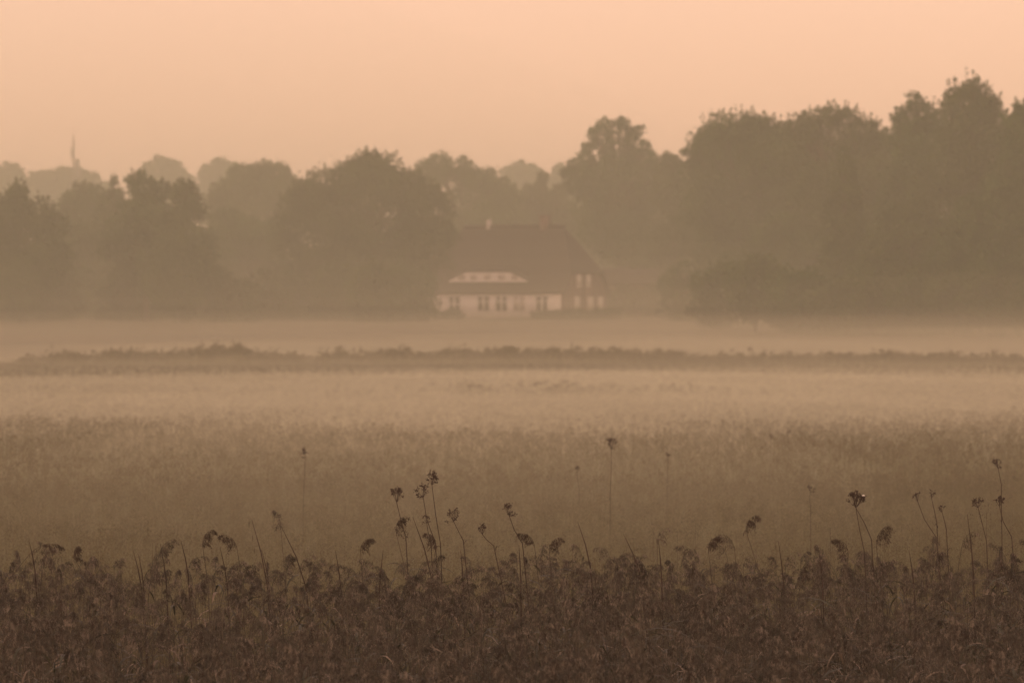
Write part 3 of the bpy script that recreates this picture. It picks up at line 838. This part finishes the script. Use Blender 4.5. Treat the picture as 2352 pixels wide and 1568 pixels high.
UM = [
    (701, 1035, 22, 697, 1140, 78, .5, "hazy ragged seed head standing alone left of centre, beyond the reeds"),
    (911, 1130, 36, 932, 1232, 44.5, 1.0, "rounded full seed head, leftmost of the cluster left of centre"),
    (972, 1120, 34, 1000, 1245, 44.8, .9, "seed head leaning into the tallest one of the central cluster"),
    (992, 1096, 26, 1012, 1250, 44, 1.0, "tallest seed head of the central cluster, narrow and pointed"),
    (980, 1187, 20, 990, 1245, 47, .4, "small sparse seed head below the tall pair"),
    (1042, 1178, 30, 1064, 1240, 43.5, .8, "seed head leaning left, just right of the tall pair"),
    (1108, 1210, 26, 1134, 1252, 42.5, .6, "low ragged seed head half way between the leaning one and the flat-topped one"),
    (1170, 1163, 34, 1200, 1247, 43, .8, "flat-topped fan-shaped seed head on a bare slanting stalk"),
    (1404, 1013, 28, 1402, 1115, 76, .9, "hazy round seed head standing highest of all, right of centre"),
    (1326, 1075, 18, 1330, 1120, 84, .3, "faint small seed head lower left of the highest hazy one"),
    (1535, 1048, 20, 1533, 1100, 88, .3, "faint seed head right of the highest hazy one"),
    (1770, 1002, 15, 1770, 1040, 105, .3, "left one of two tiny faint seed heads at the mist edge"),
    (1811, 991, 15, 1812, 1030, 105, .4, "right one of two tiny faint seed heads at the mist edge"),
    (1862, 1118, 18, 1862, 1160, 70, .3, "faint sparse seed head left of the big dark doubled one"),
    (1966, 1140, 40, 1986, 1268, 42, 1.5, "big dark seed head carried on two crossing stalks"),
    (2108, 1137, 22, 2150, 1232, 46, .45, "thin seed head left of the sparse pair on the right"),
    (2140, 1132, 18, 2152, 1200, 46.5, .35, "thin upright seed head in the middle of the sparse trio on the right"),
    (2164, 1164, 16, 2174, 1215, 46.5, .3, "lowest and smallest seed head of the sparse trio on the right"),
    (2247, 1150, 24, 2266, 1240, 45, .8, "dense seed head left of the pair near the right edge"),
    (2293, 1060, 24, 2300, 1150, 50, .7, "highest seed head near the right edge, softly out of focus"),
    (2296, 1147, 24, 2324, 1232, 44.5, .8, "seed head near the right edge directly below the highest one there"),
]
for k, (hx, hy, wd, sx, sy, d, dn, lb) in enumerate(UM):
    umbel("dried_umbel", lb, hx, hy, wd, sx, sy, d, 700 + k, dn, double=(k == 14), tall=1.5 if k == 3 else (.25 if k == 7 else .8), snail=(k == 14))


def single_reed(label, hx, hy, sx, sy, d, seed, L=.26, nodx=1.0, nb=38, leaves=3):
    rng = np.random.default_rng(seed)
    top = W(hx, hy, d); low = W(sx, sy, d)
    dv = low - top
    bx_ = low[0] + dv[0] / max(.05, -dv[2]) * low[2] * .3
    o0 = np.array([bx_, d, 0])
    root = empty("reed", o0, label, "reed", "single reeds standing above the bed")
    g = Geo(); pts = np.array([o0, (o0 + low) / 2, low, (low + top) / 2, top]) - o0
    g.tube(pts, [.005, .0045, .0036, .003, .0022], 5); g.build("stem", M_stem, root)
    g = Geo(); nod = np.array([nodx, rng.uniform(-.4, .4), 0]); nod /= np.linalg.norm(nod)
    d0 = pts[-1] - pts[-2]; d0 /= np.linalg.norm(d0)
    panicle(g, pts[-1], d0, nod, L * .78, rng, nb, 12, .003, .018, m=0, spread=.5, nf=.8)
    Vv, Qq, Mm = g.get(); mesh_np("panicle", Vv, Qq, [M_pand], np.zeros(len(Qq)), root)
    for k in range(leaves):
        g = Geo(); u = rng.uniform(.2, .8)
        leaf(g, pts[2] + (pts[3] - pts[2]) * u, rng.choice([0, math.pi]) + rng.uniform(-.5, .5), rng.uniform(.16, .3), .016, rng, 0, rng.uniform(0, .7))
        g.build("leaf", M_rleaf, root)


SR = [
    (62, 1278, 8, 1345, 41, .34, 1.0, "reed bowing far over to the right, plume like a comb, at the far left"),
    (268 * .63 + 8, 1292, 205, 1345, 42, .2, 1.0, "drooping dark plume second from the left above the bed"),
    (466, 1258, 478, 1345, 43, .24, .8, "full dark nodding plume left of the plume with a single broad leaf"),
    (545, 1262, 558, 1350, 43, .24, -.6, "dark nodding plume beside a single broad drooping leaf"),
    (912, 1232, 936, 1330, 43, .26, .5, "bushy plume directly beneath the rounded seed head"),
    (1000, 1262, 985, 1350, 42.5, .22, -.7, "comb-like plume right of the bushy plume below the seed heads"),
    (828, 1270, 834, 1345, 42, .2, .5, "narrow dark plume standing clear between the plume clumps left of centre"),
    (1228, 1256, 1238, 1340, 43, .22, -.8, "dark plume below and right of the flat-topped seed head"),
    (1262, 1272, 1270, 1345, 42, .22, .7, "dense plume just right of the one below the flat-topped seed head"),
    (1628, 1268, 1640, 1380, 41, .2, .4, "lone compact plume on a long stem right of centre"),
    (1718, 1232, 1752, 1340, 42, .26, .8, "ragged plume leaning left, right of the lone compact plume"),
    (2014, 1262, 2026, 1360, 40, .3, .6, "dark bushy plume under the big doubled seed head"),
    (1948, 1282, 1935, 1370, 40, .24, -.6, "dark plume left of the bushy one under the doubled seed head"),
]
for k, (hx, hy, sx, sy, d, L, nd, lb) in enumerate(SR):
    single_reed(lb, hx, hy, sx, sy, d, 800 + k, L, nd)


def bare_stem(label, hx, hy, sx, sy, d, seed, hang=0):
    rng = np.random.default_rng(seed)
    top = W(hx, hy, d); low = W(sx, sy, d); dv = low - top
    bx_ = low[0] + dv[0] / max(.05, -dv[2]) * low[2] * .3
    o0 = np.array([bx_, d, 0]); root = empty("grass_stalk", o0, label, "grass stalk", "bare stalks above the reed bed")
    g = Geo(); m_ = (low + top) / 2 + [(low[0] - top[0]) * .1, 0, 0]
    g.tube(np.array([o0, low, m_, top]) - o0, [.006, .0055, .0042, .0014], 5); g.build("stem", M_dstem, root)
    for k in range(hang):
        u = k / max(1, hang - 1)
        p = top + (m_ - top) * u * 1.2 - o0
        g = Geo(); q = p + np.array([-.02 - .02 * rng.random(), 0, .005]) 
        g.tube([p, q, q - UP * .02], [.0006, .0006, .0006], 3)
        g.tube([q - UP * .02, q - UP * .035, q - UP * .07], [.0008, .0028, .0005], 5)
        g.build("spikelet", M_dstem, root)


BS = [
    (578, 1192, 614, 1345, 43, 4, "tall arching stalk with hanging spikelets, left of the bare spike"),
    (645, 1206, 702, 1345, 43, 0, "tallest bare spike leaning left, left of centre"),
    (601, 1262, 618, 1345, 43.2, 0, "short dark stalk close beside the arching stalk"),
    (948, 1186, 992, 1330, 42, 0, "long bare stalk leaning left among the central seed heads"),
    (1328, 1200, 1356, 1300, 42.5, 0, "bare spike leaning left right of the flat-topped seed head"),
    (1432, 1225, 1470, 1320, 42, 0, "bent bare spike in the gap right of centre"),
    (305, 1262, 325, 1350, 43, 0, "thin bare spike at the left between two low plumes"),
    (368, 1248, 382, 1340, 43, 1, "thin bare spike carrying one dark drooping spikelet"),
    (415, 1240, 432, 1320, 43, 0, "fine straight spike left of the full dark plume"),
    (505, 1255, 522, 1345, 43, 0, "dark spike between the two full nodding plumes at the left"),
    (1192, 1250, 1196, 1330, 43, 0, "upright thin spike under the flat-topped seed head"),
    (66, 1240, 80, 1310, 42, 0, "thin spike crossing the bowed reed at the far left"),
    (318, 1272, 330, 1350, 43, 0, "short spike close right of the thin bare spike at the far left"),
    (770, 1262, 782, 1345, 43, 0, "short fine spike in the gap between the tallest bare spike and the narrow plume"),
    (880, 1262, 872, 1345, 42.5, 0, "short upright spike left of the bushy plume under the seed heads"),
    (1058, 1262, 1064, 1340, 42.5, 0, "fine upright spike under the leaning seed head right of the tall pair"),
    (1512, 1236, 1520, 1330, 42.5, 0, "fine spike halfway between the bent bare spike and the lone compact plume"),
    (1788, 1242, 1800, 1340, 42, 1, "spike with one drooping spikelet right of the ragged leaning plume"),
    (1880, 1256, 1890, 1350, 41.5, 0, "short spike midway between the ragged plume and the big dark seed head"),
    (2088, 1262, 2100, 1350, 42, 0, "short slanting spike right of the dark bushy plume"),
    (2222, 1180, 2236, 1310, 42, 0, "long dark spike left of the pair of seed heads near the right edge"),
]
for k, (hx, hy, sx, sy, d, hg, lb) in enumerate(BS):
    bare_stem(lb, hx, hy, sx, sy, d, 900 + k, hg)


# ------------------------------------------------------------------ haze and ground mist
def volume(name, color, dens, an):
    m = bpy.data.materials.new(name); m.use_nodes = True
    t = m.node_tree; t.nodes.clear()
    v = t.nodes.new("ShaderNodeVolumePrincipled"); o = t.nodes.new("ShaderNodeOutputMaterial")
    v.inputs["Color"].default_value = (*color, 1); v.inputs["Density"].default_value = dens
    v.inputs["Anisotropy"].default_value = an
    t.links.new(v.outputs[0], o.inputs["Volume"])
    return m


g = Geo(); g.box((-1600, -260, -1.0), (1600, 2800, 47.0))
tag(g.build("haze", volume("haze_air", (.90, .97, .79), .0005, .2)), kind="stuff")

MC = (.95, .96, .71)
M_m1 = volume("near_mist", MC, .0052, .2)
M_m2 = volume("thick_mist", MC, .0042, .2)
M_m8 = volume("field_mist", MC, .0014, .2)
M_m7 = volume("central_mist", MC, .0068, .2)
M_m5 = volume("thin_mist", MC, .0045, .2)
M_m6 = volume("tall_mist", MC, .0012, .2)
M_m3 = volume("far_mist", MC, .006, .2)
M_m4 = volume("rising_mist", MC, .00045, .2)


def bank(cx, cy, cz, ax, ay, az, mat, fl=1.0):
    n, m = 24, 12
    V = [(0, 0, -az)]
    th = np.linspace(-math.pi / 2, math.pi / 2, m + 1)
    ph = np.arange(n) * 2 * math.pi / n
    V = np.array([(ax * abs(math.cos(t)) ** fl * math.cos(p), ay * abs(math.cos(t)) ** fl * math.sin(p), az * math.sin(t)) for t in th for p in ph])
    Q = [(i * n + j, i * n + (j + 1) % n, (i + 1) * n + (j + 1) % n, (i + 1) * n + j) for i in range(m) for j in range(n)]
    o = mesh_np("mist", V, Q, mat, None, None, True)
    o.location = (cx, cy, cz)
    tag(o, kind="stuff")
    # weld the poles so that the volume is closed
    import bmesh
    bm = bmesh.new(); bm.from_mesh(o.data); bmesh.ops.remove_doubles(bm, verts=bm.verts, dist=1e-4)
    bm.to_mesh(o.data); bm.free()
    return o


bank(0, 640, -2, 620, 580, 45, volume("valley_haze", (.88, .98, .75), .00046, .2))
bank(-110, 640, -2, 150, 580, 45, volume("valley_haze_left", (.88, .98, .75), .00022, .2))
bank(0, 112, .3, 60, 58, 1.7, M_m1)
bank(-1.5, 104, .3, 9.5, 50, 1.5, M_m1)
mrng = np.random.default_rng(3)
for k in range(8):          # wide bank over the wet hollow, many soft layers with uneven edges
    bank(mrng.uniform(-12, 12), 186 + mrng.uniform(-6, 6), .1, mrng.uniform(50, 70), 44 + 4.4 * k, .75 + .11 * k, M_m2)
for k in range(5):          # brighter in the middle
    bank(3 + mrng.uniform(-4, 4), 188 + mrng.uniform(-6, 6), .1, 11 + 2.5 * k, 40 + 6 * k, .95 + .1 * k, M_m7)
for k in range(5):          # thin veil round the foot of the reed belt
    bank(mrng.uniform(-6, 6), 268 + 7 * k, .1, 60, 38 - 3 * k, .6 + .19 * k, M_m5)
bank(3, 292, .4, 60, 60, 1.8, M_m6)
bank(3, 288, .3, 60, 42, 1.7, M_m5)
for k in range(3):
    bank(mrng.uniform(-8, 8), 232, .1, 60, 62, .75 + .14 * k, M_m2)
for k in range(6):          # layered mist over the field in front of the wood
    bank(mrng.uniform(-15, 15), 400 + 10 * k, .5 + .12 * k, 110 - 6 * k, 76, .8 + .28 * k, M_m8)
bank(0, 390, .4, 30, 70, 1.3, M_m5)
bank(36, 385, .6, 34, 40, 1.7, M_m5)
bank(40, 395, .8, 36, 40, 2.6, M_m6)
bank(38, 352, .6, 44, 44, 3.2, M_m6)
bank(40, 360, 1.0, 48, 40, 5.0, M_m6)
for k, h in enumerate((1.4, 2.0, 2.8, 3.8, 5.0, 6.4, 8.0)):
    bank((-30, 25, -10, 15, -5, 0, 8)[k], 498 + 5 * k, 1.6, 190, 88, h, M_m4)
